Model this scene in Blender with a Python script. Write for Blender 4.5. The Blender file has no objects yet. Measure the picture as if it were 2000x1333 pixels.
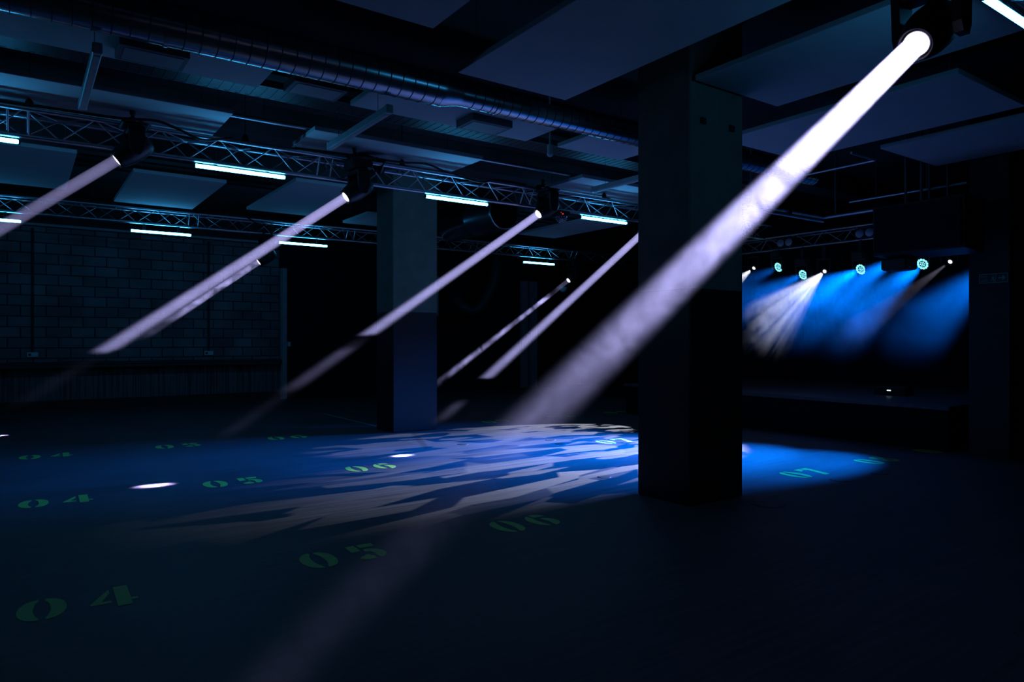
import bpy, math, random
from mathutils import Vector, Matrix, Quaternion
random.seed(7)
S = bpy.context.scene
COL = S.collection
PI = math.pi

# ------------------------------------------------------------------ mesh builder
class MB:
    def __init__(s):
        s.v = []; s.f = []; s.sm = []
    def add(s, vs, fs, smooth=False, M=None):
        n = len(s.v)
        for p in vs:
            p = Vector(p)
            s.v.append(tuple(M @ p) if M is not None else tuple(p))
        for f in fs:
            s.f.append(tuple(i + n for i in f)); s.sm.append(smooth)
        return s
    def box(s, x0, x1, y0, y1, z0, z1, M=None, bev=0.0):
        if bev <= 0:
            vs = [(x, y, z) for z in (z0, z1) for y in (y0, y1) for x in (x0, x1)]
            fs = [(0, 2, 3, 1), (4, 5, 7, 6), (0, 1, 5, 4), (2, 6, 7, 3), (0, 4, 6, 2), (1, 3, 7, 5)]
            return s.add(vs, fs, False, M)
        b = bev                     # box with chamfered vertical and horizontal edges
        prof = [(x0 + b, y0), (x1 - b, y0), (x1, y0 + b), (x1, y1 - b), (x1 - b, y1), (x0 + b, y1), (x0, y1 - b), (x0, y0 + b)]
        cx, cy = (x0 + x1) / 2, (y0 + y1) / 2
        kx, ky = 1 - 2 * b / max(x1 - x0, 1e-6), 1 - 2 * b / max(y1 - y0, 1e-6)
        sm = [(cx + (x - cx) * kx, cy + (y - cy) * ky) for x, y in prof]
        rings = [(sm, z0), (prof, z0 + b), (prof, z1 - b), (sm, z1)]
        vs = [(x, y, z) for r, z in rings for x, y in r]
        fs = []
        for k in range(3):
            for i in range(8):
                j = (i + 1) % 8
                fs.append((k * 8 + i, k * 8 + j, k * 8 + 8 + j, k * 8 + 8 + i))
        fs.append(tuple(range(7, -1, -1))); fs.append(tuple(range(24, 32)))
        return s.add(vs, fs, False, M)
    def lathe(s, prof, n=24, M=None, smooth=True, cap=True):
        """prof: (radius, z) pairs along local Z."""
        vs = []; fs = []
        for r, z in prof:
            for i in range(n):
                a = 2 * PI * i / n
                vs.append((r * math.cos(a), r * math.sin(a), z))
        for k in range(len(prof) - 1):
            for i in range(n):
                j = (i + 1) % n
                fs.append((k * n + i, k * n + j, (k + 1) * n + j, (k + 1) * n + i))
        s.add(vs, fs, smooth, M)
        if cap:
            m = len(prof) - 1
            s.add([vs[i] for i in range(n)], [tuple(range(n - 1, -1, -1))], False, M)
            s.add([vs[m * n + i] for i in range(n)], [tuple(range(n))], False, M)
        return s
    def tube(s, a, b, r, n=10, cap=True):
        a, b = Vector(a), Vector(b)
        return s.lathe([(r, 0), (r, (b - a).length)], n, frame(a, b - a), True, cap)
    def path(s, pts, r, n=8):
        pts = [Vector(p) for p in pts]
        vs = []; fs = []
        up = Vector((0.13, 0.21, 1)).normalized()
        for k, p in enumerate(pts):
            t = (pts[min(k + 1, len(pts) - 1)] - pts[max(k - 1, 0)]).normalized()
            x = up.cross(t)
            x = x.normalized() if x.length > 1e-3 else Vector((1, 0, 0))
            y = t.cross(x)
            rr = r[k] if isinstance(r, (list, tuple)) else r
            for i in range(n):
                a = 2 * PI * i / n
                vs.append(p + x * rr * math.cos(a) + y * rr * math.sin(a))
        for k in range(len(pts) - 1):
            for i in range(n):
                j = (i + 1) % n
                fs.append((k * n + i, k * n + j, (k + 1) * n + j, (k + 1) * n + i))
        fs.append(tuple(range(n - 1, -1, -1))); fs.append(tuple((len(pts) - 1) * n + i for i in range(n)))
        return s.add(vs, fs, True)
    def prism(s, poly, z0, z1, M=None):
        n = len(poly)
        vs = [(x, y, z0) for x, y in poly] + [(x, y, z1) for x, y in poly]
        fs = [tuple(range(n - 1, -1, -1)), tuple(range(n, 2 * n))]
        for i in range(n):
            j = (i + 1) % n
            fs.append((i, j, n + j, n + i))
        return s.add(vs, fs, False, M)
    def sphere(s, c, r, n=16, m=10, M=None, z_lo=-1.0, z_hi=1.0):
        prof = []
        a0, a1 = math.asin(z_lo), math.asin(z_hi)
        for k in range(m + 1):
            a = a0 + (a1 - a0) * k / m
            prof.append((max(1e-4, r * math.cos(a)), r * math.sin(a)))
        T = Matrix.Translation(c)
        return s.lathe(prof, n, (M @ T) if M is not None else T, True, True)
    def make(s, name, mat, parent=None, loc=None):
        me = bpy.data.meshes.new(name)
        me.from_pydata(s.v, [], s.f)
        for p, k in zip(me.polygons, s.sm):
            p.use_smooth = k
        me.update()
        o = bpy.data.objects.new(name, me)
        COL.objects.link(o)
        for m in (mat if isinstance(mat, (list, tuple)) else [mat]):
            me.materials.append(m)
        if parent is not None:
            o.parent = parent
        if loc is not None:
            o.location = loc
        return o

def frame(origin, zdir, up=(0, 0, 1)):
    z = Vector(zdir).normalized()
    u = Vector(up)
    x = u.cross(z)
    if x.length < 1e-4:
        x = Vector((1, 0, 0)).cross(z)
    x.normalize()
    y = z.cross(x)
    M = Matrix.Identity(4)
    for i in range(3):
        M[i][0], M[i][1], M[i][2], M[i][3] = x[i], y[i], z[i], origin[i]
    return M

def tag(o, label=None, cat=None, group=None, kind=None):
    if label: o['label'] = label
    if cat: o['category'] = cat
    if group: o['group'] = group
    if kind: o['kind'] = kind
    return o

def thing(name, label, cat, loc=(0, 0, 0), rz=0.0, group=None, kind=None):
    o = bpy.data.objects.new(name, None)
    COL.objects.link(o)
    o.empty_display_size = 0.1
    o.location = loc; o.rotation_euler = (0, 0, rz)
    return tag(o, label, cat, group, kind)

def dup(root, loc, rz=None, label=None, group=None):
    def cp(o, par):
        c = o.copy(); COL.objects.link(c)
        if par is not None: c.parent = par
        for ch in list(o.children): cp(ch, c)
        return c
    r = cp(root, None)
    r.location = loc
    if rz is not None: r.rotation_euler = (0, 0, rz)
    if label: r['label'] = label
    if group: r['group'] = group
    return r

# ------------------------------------------------------------------ materials
def newmat(name):
    m = bpy.data.materials.new(name); m.use_nodes = True
    nt = m.node_tree
    for n in list(nt.nodes): nt.nodes.remove(n)
    out = nt.nodes.new('ShaderNodeOutputMaterial')
    return m, nt, out

def N(nt, t, **kw):
    n = nt.nodes.new(t)
    for k, v in kw.items():
        if hasattr(n, k): setattr(n, k, v)
        else: n.inputs[k].default_value = v
    return n

def surf(name, col, rough=0.6, metal=0.0, vary=0.15, scale=6.0, bump=0.0, bscale=60.0, rvar=0.1, spec=0.5, stretch=(1, 1, 1)):
    m, nt, out = newmat(name)
    L = nt.links.new
    b = N(nt, 'ShaderNodeBsdfPrincipled')
    b.inputs['Metallic'].default_value = metal
    b.inputs['Specular IOR Level'].default_value = spec
    tc = N(nt, 'ShaderNodeTexCoord')
    mp = N(nt, 'ShaderNodeMapping'); mp.inputs['Scale'].default_value = stretch
    L(tc.outputs['Object'], mp.inputs['Vector'])
    no = N(nt, 'ShaderNodeTexNoise'); no.inputs['Scale'].default_value = scale; no.inputs['Detail'].default_value = 5
    L(mp.outputs['Vector'], no.inputs['Vector'])
    r = N(nt, 'ShaderNodeValToRGB')
    lo = [c * (1 - vary) for c in col]; hi = [min(1, c * (1 + vary)) for c in col]
    r.color_ramp.elements[0].position = 0.3; r.color_ramp.elements[1].position = 0.7
    r.color_ramp.elements[0].color = (*lo, 1); r.color_ramp.elements[1].color = (*hi, 1)
    L(no.outputs['Fac'], r.inputs['Fac']); L(r.outputs['Color'], b.inputs['Base Color'])
    mr = N(nt, 'ShaderNodeMapRange')
    mr.inputs['To Min'].default_value = max(0.02, rough - rvar); mr.inputs['To Max'].default_value = min(1, rough + rvar)
    L(no.outputs['Fac'], mr.inputs['Value']); L(mr.outputs['Result'], b.inputs['Roughness'])
    if bump > 0:
        n2 = N(nt, 'ShaderNodeTexNoise'); n2.inputs['Scale'].default_value = bscale; n2.inputs['Detail'].default_value = 4
        L(mp.outputs['Vector'], n2.inputs['Vector'])
        bp = N(nt, 'ShaderNodeBump'); bp.inputs['Strength'].default_value = bump; bp.inputs['Distance'].default_value = 0.01
        L(n2.outputs['Fac'], bp.inputs['Height']); L(bp.outputs['Normal'], b.inputs['Normal'])
    L(b.outputs['BSDF'], out.inputs['Surface'])
    return m

def emit(name, col, strength, sample=False):
    m, nt, out = newmat(name)
    e = N(nt, 'ShaderNodeEmission')
    e.inputs['Color'].default_value = (*col, 1); e.inputs['Strength'].default_value = strength
    nt.links.new(e.outputs[0], out.inputs['Surface'])
    m.cycles.emission_sampling = 'FRONT' if sample else 'NONE'
    return m

M_RAFT = surf('acoustic_board', (0.62, 0.63, 0.64), 0.9, vary=0.04, scale=3, bump=0.1, bscale=150, spec=0.2)
M_CEIL = surf('black_ceiling_paint', (0.03, 0.03, 0.032), 0.9, vary=0.3, scale=2, spec=0.2)
M_BLACK = surf('black_powdercoat', (0.012, 0.012, 0.013), 0.5, vary=0.2, spec=0.4)
M_RUBBER = surf('black_rubber', (0.01, 0.01, 0.01), 0.6, vary=0.2)
M_ALU = surf('truss_aluminium', (0.62, 0.63, 0.65), 0.34, metal=0.95, vary=0.1, scale=20, stretch=(1, 1, 1))
M_ZINC = surf('galvanised_sheet', (0.50, 0.52, 0.55), 0.24, metal=0.92, vary=0.12, scale=5, rvar=0.05)
M_SEAM = surf('dull_duct_seam', (0.06, 0.065, 0.07), 0.6, metal=0.3)
M_STEEL = surf('painted_steel', (0.16, 0.165, 0.175), 0.5, metal=0.5, vary=0.1)
M_WHITE = surf('white_batten_housing', (0.6, 0.61, 0.62), 0.5, vary=0.05)
M_BOX = surf('dull_grey_casing', (0.14, 0.145, 0.15), 0.7)
M_POST = surf('grey_painted_post', (0.30, 0.32, 0.33), 0.6, vary=0.1)
M_DRAPE = surf('black_drape', (0.016, 0.016, 0.02), 0.95, vary=0.3, spec=0.1)
M_STAGE = surf('black_stage_deck', (0.07, 0.07, 0.075), 0.45, vary=0.3, bump=0.1)
M_PILASTER = surf('dark_painted_plaster', (0.035, 0.037, 0.038), 0.8, vary=0.15, bump=0.1)
M_TUBE = emit('led_tube_glow', (0.045, 0.44, 1.0), 27.0, True)
M_LENS = emit('beam_lens_glow', (0.93, 0.9, 1.0), 1.6)
M_WASHLED = emit('wash_led_cells', (0.25, 0.85, 1.0), 1.4)
M_SPOTLENS = emit('profile_lens_glow', (1.0, 0.97, 0.93), 2.0)
M_RED = emit('red_indicator', (1.0, 0.05, 0.02), 0.9)
M_LED = emit('small_indicator_led', (0.6, 0.95, 1.0), 1.5)
M_GLASSDARK = surf('smoked_lens', (0.05, 0.06, 0.07), 0.15, vary=0.2, spec=0.8)
M_PAINT = surf('green_stencil_paint', (0.40, 0.62, 0.07), 0.55, vary=0.12, scale=14)
M_TAPE = surf('pale_floor_line_paint', (0.3, 0.4, 0.4), 0.6)
M_DISC = surf('dark_floor_cover', (0.02, 0.02, 0.022), 0.6, vary=0.2)
M_WOOD = surf('dark_stained_timber', (0.03, 0.026, 0.022), 0.6, vary=0.3, scale=4, stretch=(0.3, 6, 6))
M_SIGN = surf('dark_sign_face', (0.015, 0.05, 0.04), 0.5)
M_SIGNINK = surf('green_sign_print', (0.10, 0.45, 0.36), 0.5)
M_PLATE = surf('white_plastic', (0.7, 0.72, 0.74), 0.4, vary=0.03)

def floor_material():
    m, nt, out = newmat('sealed_concrete_floor')
    L = nt.links.new
    b = N(nt, 'ShaderNodeBsdfPrincipled')
    tc = N(nt, 'ShaderNodeTexCoord')
    big = N(nt, 'ShaderNodeTexNoise'); big.inputs['Scale'].default_value = 0.9; big.inputs['Detail'].default_value = 6; big.inputs['Roughness'].default_value = 0.65
    L(tc.outputs['Object'], big.inputs['Vector'])
    # trowel scratches: stretched noise along a diagonal
    mp = N(nt, 'ShaderNodeMapping'); mp.inputs['Rotation'].default_value = (0, 0, math.radians(-62)); mp.inputs['Scale'].default_value = (0.9, 30, 1)
    L(tc.outputs['Object'], mp.inputs['Vector'])
    sc = N(nt, 'ShaderNodeTexNoise'); sc.inputs['Scale'].default_value = 1.0; sc.inputs['Detail'].default_value = 4
    L(mp.outputs['Vector'], sc.inputs['Vector'])
    fine = N(nt, 'ShaderNodeTexNoise'); fine.inputs['Scale'].default_value = 55; fine.inputs['Detail'].default_value = 4
    L(tc.outputs['Object'], fine.inputs['Vector'])
    a1 = N(nt, 'ShaderNodeMath', operation='MULTIPLY_ADD'); a1.inputs[1].default_value = 0.7; a1.inputs[2].default_value = 0.0
    L(sc.outputs['Fac'], a1.inputs[0])
    a2 = N(nt, 'ShaderNodeMath', operation='MULTIPLY_ADD'); a2.inputs[1].default_value = 0.35
    L(big.outputs['Fac'], a2.inputs[0]); L(a1.outputs[0], a2.inputs[2])
    a3 = N(nt, 'ShaderNodeMath', operation='MULTIPLY_ADD'); a3.inputs[1].default_value = 0.2
    L(fine.outputs['Fac'], a3.inputs[0]); L(a2.outputs[0], a3.inputs[2])
    r = N(nt, 'ShaderNodeValToRGB')
    r.color_ramp.elements[0].position = 0.48; r.color_ramp.elements[0].color = (0.026, 0.027, 0.030, 1)
    r.color_ramp.elements[1].position = 0.76; r.color_ramp.elements[1].color = (0.078, 0.080, 0.085, 1)
    L(a3.outputs[0], r.inputs['Fac'])
    # sparse dark specks of ground-in dirt
    vo = N(nt, 'ShaderNodeTexVoronoi'); vo.inputs['Scale'].default_value = 5.0
    L(tc.outputs['Object'], vo.inputs['Vector'])
    gt = N(nt, 'ShaderNodeMapRange'); gt.inputs['From Min'].default_value = 0.03; gt.inputs['From Max'].default_value = 0.06
    gt.inputs['To Min'].default_value = 0.3; gt.inputs['To Max'].default_value = 1.0
    L(vo.outputs['Distance'], gt.inputs['Value'])
    mx = N(nt, 'ShaderNodeMixRGB', blend_type='MULTIPLY'); mx.inputs[0].default_value = 1.0
    L(r.outputs['Color'], mx.inputs[1]); L(gt.outputs['Result'], mx.inputs[2])
    L(mx.outputs[0], b.inputs['Base Color'])
    rr = N(nt, 'ShaderNodeMapRange'); rr.inputs['To Min'].default_value = 0.42; rr.inputs['To Max'].default_value = 0.72
    L(a3.outputs[0], rr.inputs['Value']); L(rr.outputs['Result'], b.inputs['Roughness'])
    b.inputs['Specular IOR Level'].default_value = 0.35
    bp = N(nt, 'ShaderNodeBump'); bp.inputs['Strength'].default_value = 0.25; bp.inputs['Distance'].default_value = 0.006
    L(a3.outputs[0], bp.inputs['Height']); L(bp.outputs['Normal'], b.inputs['Normal'])
    L(b.outputs['BSDF'], out.inputs['Surface'])
    return m

def block_material():
    m, nt, out = newmat('painted_blockwork')
    L = nt.links.new
    b = N(nt, 'ShaderNodeBsdfPrincipled'); b.inputs['Roughness'].default_value = 0.85
    b.inputs['Specular IOR Level'].default_value = 0.2
    tc = N(nt, 'ShaderNodeTexCoord')
    sp = N(nt, 'ShaderNodeSeparateXYZ'); L(tc.outputs['Object'], sp.inputs[0])
    cb = N(nt, 'ShaderNodeCombineXYZ'); L(sp.outputs['X'], cb.inputs['X']); L(sp.outputs['Z'], cb.inputs['Y'])
    br = N(nt, 'ShaderNodeTexBrick')
    br.inputs['Scale'].default_value = 1.0; br.inputs['Brick Width'].default_value = 0.45; br.inputs['Row Height'].default_value = 0.225
    br.inputs['Mortar Size'].default_value = 0.014; br.inputs['Mortar Smooth'].default_value = 0.3; br.inputs['Bias'].default_value = -0.1
    br.inputs['Color1'].default_value = (0.24, 0.25, 0.26, 1); br.inputs['Color2'].default_value = (0.145, 0.15, 0.16, 1)
    br.inputs['Mortar'].default_value = (0.05, 0.052, 0.055, 1)
    L(cb.outputs[0], br.inputs['Vector'])
    no = N(nt, 'ShaderNodeTexNoise'); no.inputs['Scale'].default_value = 1.3; no.inputs['Detail'].default_value = 5
    L(tc.outputs['Object'], no.inputs['Vector'])
    mr = N(nt, 'ShaderNodeMapRange'); mr.inputs['From Min'].default_value = 0.3; mr.inputs['From Max'].default_value = 0.7
    mr.inputs['To Min'].default_value = 0.55; mr.inputs['To Max'].default_value = 1.1
    L(no.outputs['Fac'], mr.inputs['Value'])
    mx = N(nt, 'ShaderNodeMixRGB', blend_type='MULTIPLY'); mx.inputs[0].default_value = 1.0
    L(br.outputs['Color'], mx.inputs[1]); L(mr.outputs['Result'], mx.inputs[2])
    L(mx.outputs[0], b.inputs['Base Color'])
    bp = N(nt, 'ShaderNodeBump'); bp.inputs['Strength'].default_value = 0.6; bp.inputs['Distance'].default_value = 0.012; bp.invert = True
    L(br.outputs['Fac'], bp.inputs['Height']); L(bp.outputs['Normal'], b.inputs['Normal'])
    L(b.outputs['BSDF'], out.inputs['Surface'])
    return m

def dado_material():
    """grey render below the shelf, with vertical drip stains"""
    m, nt, out = newmat('stained_render_panel')
    L = nt.links.new
    b = N(nt, 'ShaderNodeBsdfPrincipled'); b.inputs['Roughness'].default_value = 0.8
    tc = N(nt, 'ShaderNodeTexCoord')
    mp = N(nt, 'ShaderNodeMapping'); mp.inputs['Scale'].default_value = (26, 1, 0.6)
    L(tc.outputs['Object'], mp.inputs['Vector'])
    no = N(nt, 'ShaderNodeTexNoise'); no.inputs['Scale'].default_value = 1.0; no.inputs['Detail'].default_value = 3
    L(mp.outputs['Vector'], no.inputs['Vector'])
    r = N(nt, 'ShaderNodeValToRGB')
    r.color_ramp.elements[0].position = 0.42; r.color_ramp.elements[0].color = (0.06, 0.065, 0.062, 1)
    r.color_ramp.elements[1].position = 0.56; r.color_ramp.elements[1].color = (0.15, 0.155, 0.155, 1)
    L(no.outputs['Fac'], r.inputs['Fac']); L(r.outputs['Color'], b.inputs['Base Color'])
    L(b.outputs['BSDF'], out.inputs['Surface'])
    return m

def column_material():
    """raw concrete above, painted black up to about two metres"""
    m, nt, out = newmat('half_painted_concrete')
    L = nt.links.new
    b = N(nt, 'ShaderNodeBsdfPrincipled')
    tc = N(nt, 'ShaderNodeTexCoord')
    sp = N(nt, 'ShaderNodeSeparateXYZ'); L(tc.outputs['Object'], sp.inputs[0])
    no = N(nt, 'ShaderNodeTexNoise'); no.inputs['Scale'].default_value = 2.2; no.inputs['Detail'].default_value = 7; no.inputs['Roughness'].default_value = 0.65
    L(tc.outputs['Object'], no.inputs['Vector'])
    r = N(nt, 'ShaderNodeValToRGB')
    r.color_ramp.elements[0].position = 0.3; r.color_ramp.elements[0].color = (0.12, 0.13, 0.105, 1)
    r.color_ramp.elements[1].position = 0.7; r.color_ramp.elements[1].color = (0.20, 0.21, 0.175, 1)
    L(no.outputs['Fac'], r.inputs['Fac'])
    st = N(nt, 'ShaderNodeMath', operation='GREATER_THAN'); st.inputs[1].default_value = 1.98
    L(sp.outputs['Z'], st.inputs[0])
    mx = N(nt, 'ShaderNodeMixRGB')
    mx.inputs[1].default_value = (0.010, 0.010, 0.012, 1)
    L(st.outputs[0], mx.inputs[0]); L(r.outputs['Color'], mx.inputs[2]); L(mx.outputs[0], b.inputs['Base Color'])
    rg = N(nt, 'ShaderNodeMapRange'); rg.inputs['To Min'].default_value = 0.42; rg.inputs['To Max'].default_value = 0.85
    L(st.outputs[0], rg.inputs['Value']); L(rg.outputs['Result'], b.inputs['Roughness'])
    bp = N(nt, 'ShaderNodeBump'); bp.inputs['Strength'].default_value = 0.15; bp.inputs['Distance'].default_value = 0.01
    L(no.outputs['Fac'], bp.inputs['Height']); L(bp.outputs['Normal'], b.inputs['Normal'])
    L(b.outputs['BSDF'], out.inputs['Surface'])
    return m

def haze_material(name, base, ramp, z_top, wisp=(0.7, 1.3), wscale=2.5, aniso=0.1, distort=1.2, bend=0.0):
    """theatrical haze: scattering density that changes with height (z_top .. floor) and drifts in wisps"""
    m, nt, out = newmat(name)
    L = nt.links.new
    geo = N(nt, 'ShaderNodeNewGeometry')
    sp = N(nt, 'ShaderNodeSeparateXYZ'); L(geo.outputs['Position'], sp.inputs[0])
    no = N(nt, 'ShaderNodeTexNoise'); no.inputs['Scale'].default_value = wscale; no.inputs['Detail'].default_value = 4
    no.inputs['Roughness'].default_value = 0.55; no.inputs['Distortion'].default_value = distort
    L(geo.outputs['Position'], no.inputs['Vector'])
    h = N(nt, 'ShaderNodeMapRange'); h.inputs['From Min'].default_value = z_top; h.inputs['From Max'].default_value = 0.0
    L(sp.outputs['Z'], h.inputs['Value'])
    bd = N(nt, 'ShaderNodeMath', operation='MULTIPLY_ADD'); bd.inputs[1].default_value = bend
    L(no.outputs['Fac'], bd.inputs[0]); L(h.outputs['Result'], bd.inputs[2])
    sub = N(nt, 'ShaderNodeMath', operation='SUBTRACT'); sub.inputs[1].default_value = bend * 0.5
    L(bd.outputs[0], sub.inputs[0])
    r = N(nt, 'ShaderNodeValToRGB')
    els = r.color_ramp.elements
    els[0].position = ramp[0][0]; els[0].color = (ramp[0][1],) * 3 + (1,)
    els[1].position = ramp[-1][0]; els[1].color = (ramp[-1][1],) * 3 + (1,)
    for p, v in ramp[1:-1]:
        e = els.new(p); e.color = (v, v, v, 1)
    L(sub.outputs[0], r.inputs['Fac'])
    w = N(nt, 'ShaderNodeMapRange'); w.inputs['From Min'].default_value = 0.38; w.inputs['From Max'].default_value = 0.62
    w.inputs['To Min'].default_value = wisp[0]; w.inputs['To Max'].default_value = wisp[1]
    L(no.outputs['Fac'], w.inputs['Value'])
    mu = N(nt, 'ShaderNodeMath', operation='MULTIPLY'); L(r.outputs['Color'], mu.inputs[0]); L(w.outputs['Result'], mu.inputs[1])
    mb = N(nt, 'ShaderNodeMath', operation='MULTIPLY'); mb.inputs[1].default_value = base
    L(mu.outputs[0], mb.inputs[0])
    vs = N(nt, 'ShaderNodeVolumeScatter'); vs.inputs['Anisotropy'].default_value = aniso
    vs.inputs['Color'].default_value = (1, 1, 1, 1)
    L(mb.outputs[0], vs.inputs['Density'])
    L(vs.outputs[0], out.inputs['Volume'])
    return m

# ------------------------------------------------------------------ the room
X0, X1, Y0, Y1, HC = -7.0, 15.5, -4.0, 18.0, 4.55
def struct(name, mb, mat, label=None, cat=None):
    o = mb.make(name, mat); o['kind'] = 'structure'
    if label: o['label'] = label
    if cat: o['category'] = cat
    return o
struct('floor', MB().box(X0, X1, Y0, Y1, -0.2, 0.0), floor_material(), 'dark sealed concrete floor with scuffs and stencilled numbers', 'floor')
struct('ceiling', MB().box(X0, X1, Y0, Y1, HC, HC + 0.2), M_CEIL, 'black painted ceiling slab above the hanging rafts', 'ceiling')
struct('wall_left', MB().box(X0, 5.4, Y1, Y1 + 0.2, 1.0, HC), block_material(), 'painted blockwork wall above the drinks shelf', 'wall')
struct('wall_lower', MB().box(X0, 5.4, Y1 - 0.03, Y1 + 0.2, 0.22, 1.0), dado_material(), 'stained grey panel wall below the drinks shelf', 'wall')
struct('baseboard_left', MB().box(X0, 5.4, Y1 - 0.06, Y1 + 0.2, 0.0, 0.22), M_BLACK, 'black skirting along the blockwork wall', 'baseboard')
struct('wall_rear', MB().box(5.4, X1, Y1, Y1 + 0.2, 0.0, HC), M_DRAPE, 'black rear wall right of the blockwork', 'wall')
struct('wall_front', MB().box(X0, X1, Y0 - 0.2, Y0, 0.0, HC), M_CEIL)
struct('wall_side', MB().box(X0 - 0.2, X0, Y0, Y1, 0.0, HC), M_CEIL)
struct('wall_end', MB().box(X1, X1 + 0.2, Y0, Y1, 0.0, HC), M_DRAPE, 'black end wall behind the stage', 'wall')
wr = MB().box(10.2, 10.75, 3.60, 4.06, 0.0, HC).box(10.5, 10.75, Y0, 3.60, 0.0, HC)
struct('wall_right', wr, M_PILASTER, 'dark wall at the right of the stage with exit sign', 'wall')
# upper boxed bulkhead over the blockwork
struct('trim_1', MB().box(X0, 5.35, Y1 - 0.45, Y1, 3.94, HC), M_CEIL, 'black boxed bulkhead along the top of the blockwork wall', 'trim')
struct('trim_2', MB().box(X0, 5.35, Y1 - 0.47, Y1 - 0.43, 3.90, 3.95), M_POST, 'pale strip under the black bulkhead', 'trim')
struct('trim_3', MB().box(5.40, 5.56, Y1 - 0.13, Y1, 0.02, 3.35).box(5.43, 5.53, Y1 - 0.16, Y1 - 0.13, 0.02, 3.35), M_POST, 'grey painted post at the end of the blockwork wall', 'trim')
struct('trim_4', MB().box(12.98, 13.20, Y1 - 0.12, Y1, 0.02, 3.4).box(13.32, 13.57, Y1 - 0.12, Y1, 0.02, 3.4), M_POST, 'pair of pale uprights on the black rear wall', 'trim')
# ceiling downstand beams
struct('trim_5', MB().box(X0, X1, 6.95, 7.35, 4.2, HC), M_CEIL, 'black ceiling beam behind the round duct', 'trim')
struct('trim_6', MB().box(X0, X1, 9.2, 9.7, 4.15, HC), M_CEIL, 'black ceiling beam beyond the first truss', 'trim')

colmat = column_material()
def column(x0, x1, y0, y1, label, plates=()):
    t = thing('concrete_column', label, 'column', (x0, y0, 0), kind='structure')
    b = MB().box(0, x1 - x0, 0, y1 - y0, 0.0, HC, bev=0.012).make('shaft', colmat, t)
    for px, pz in plates:
        p = MB().box(px - 0.035, px + 0.035, -0.02, 0.0, pz - 0.03, pz + 0.03, bev=0.004).make('fixing_plate', M_BLACK, t)
    return t
column(4.95, 5.71, 4.24, 4.90, 'big concrete column in front of the stage, black paint on its lower half', ((0.17, 3.52), (0.58, 3.52)))
column(4.96, 5.78, 10.42, 11.06, 'farther concrete column between the two light trusses, black lower half')

# ------------------------------------------------------------------ painted floor numbers
def dig0(ox):
    w, h = 0.235, 0.36
    out = []
    for sgn in (-1, 1):
        pts = []
        for k in range(15):                     # outer arc
            a = PI / 2 + sgn * 0 + (PI * k / 14)
            pts.append((abs(math.cos(a)) ** 0.75 * w / 2, math.sin(a) * h / 2))
        inner = []
        for k in range(7):
            z = -h / 2 + 0.07 + (h - 0.14) * k / 6
            inner.append((0.030 + 0.012 * math.sin(PI * k / 6), z))
        pts = [(max(x, 0.016), y) for x, y in pts]
        poly = pts + [(0.016, -h / 2 + 0.035)] + inner + [(0.016, h / 2 - 0.035)]
        cx = w / 2 + ox
        poly = [(cx + sgn * x, y) for x, y in poly]
        if sgn < 0: pass
        else: poly = poly[::-1]
        out.append(poly)
    return out
def shift(polys, ox):
    return [[(x + ox, y) for x, y in p] for p in polys]
def arc(cx, cy, rx, ry, a0, a1, n=10):
    return [(cx + rx * math.cos(math.radians(a0 + (a1 - a0) * k / n)), cy + ry * math.sin(math.radians(a0 + (a1 - a0) * k / n))) for k in range(n + 1)]
D4 = [[(0, -0.075), (0.0, -0.105), (0.105, -0.105), (0.105, -0.065), (0.055, -0.065), (0.105, 0.075), (0.105, 0.15)],
      [(0.13, -0.18), (0.205, -0.18), (0.205, 0.18), (0.13, 0.18)],
      [(0.205, -0.105), (0.24, -0.105), (0.24, -0.065), (0.205, -0.065)]]
D5 = [[(0.02, 0.02), (0.09, 0.035), (0.09, 0.18), (0.02, 0.18)],
      [(0.11, 0.10), (0.215, 0.10), (0.225, 0.18), (0.11, 0.18)],
      [(0.11, 0.045), (0.11, 0.0)] + arc(0.12, -0.065, 0.04, 0.065, 90, -30, 6) + [(0.155, -0.155)] + arc(0.12, -0.06, 0.115, 0.12, -60, 80, 10) + [(0.12, 0.06)],
      [(0.02, -0.12), (0.10, -0.06), (0.13, -0.13), (0.125, -0.18), (0.07, -0.178), (0.03, -0.15)]]
D6 = [arc(0.12, 0.0, 0.12, 0.18, 110, 255, 14) + [(0.085, -0.10), (0.075, 0.0), (0.085, 0.10)],
      arc(0.12, -0.06, 0.115, 0.12, -80, 80, 10) + [(0.14, 0.0), (0.155, -0.06), (0.14, -0.12)],
      [(0.105, 0.10), (0.15, 0.10), (0.22, 0.10), (0.20, 0.155), (0.15, 0.18), (0.105, 0.18)]]
D7 = [[(0.0, 0.18), (0.0, 0.08), (0.03, 0.08), (0.06, 0.11), (0.10, 0.11), (0.10, 0.18)],
      [(0.125, 0.18), (0.23, 0.18), (0.23, 0.12), (0.15, -0.18), (0.06, -0.18), (0.155, 0.10), (0.125, 0.10)]]
def arcring(cx, cy, sgn, r0, r1, h):
    o = [(cx + sgn * (0.014 if abs(c) < 0.1 else r1 * c), cy + h * s_) for c, s_ in ((math.cos(math.radians(a)), math.sin(math.radians(a))) for a in range(-90, 91, 18))]
    i = [(cx + sgn * max(0.014, r0 * c), cy + 0.5 * h * s_) for c, s_ in ((math.cos(math.radians(a)), math.sin(math.radians(a))) for a in range(90, -91, -18))]
    p = o + i
    return p if sgn > 0 else p[::-1]
D8 = [arcring(0.118, 0.09, s_, 0.035, 0.095, 0.088) for s_ in (-1, 1)] + [arcring(0.118, -0.088, s_, 0.04, 0.115, 0.092) for s_ in (-1, 1)]
D9 = [[(0.24 - x, -y) for x, y in p] for p in D6]
DIG = {'0': dig0(0.0), '4': D4, '5': D5, '6': D6, '7': D7, '8': D8, '9': D9}
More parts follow.
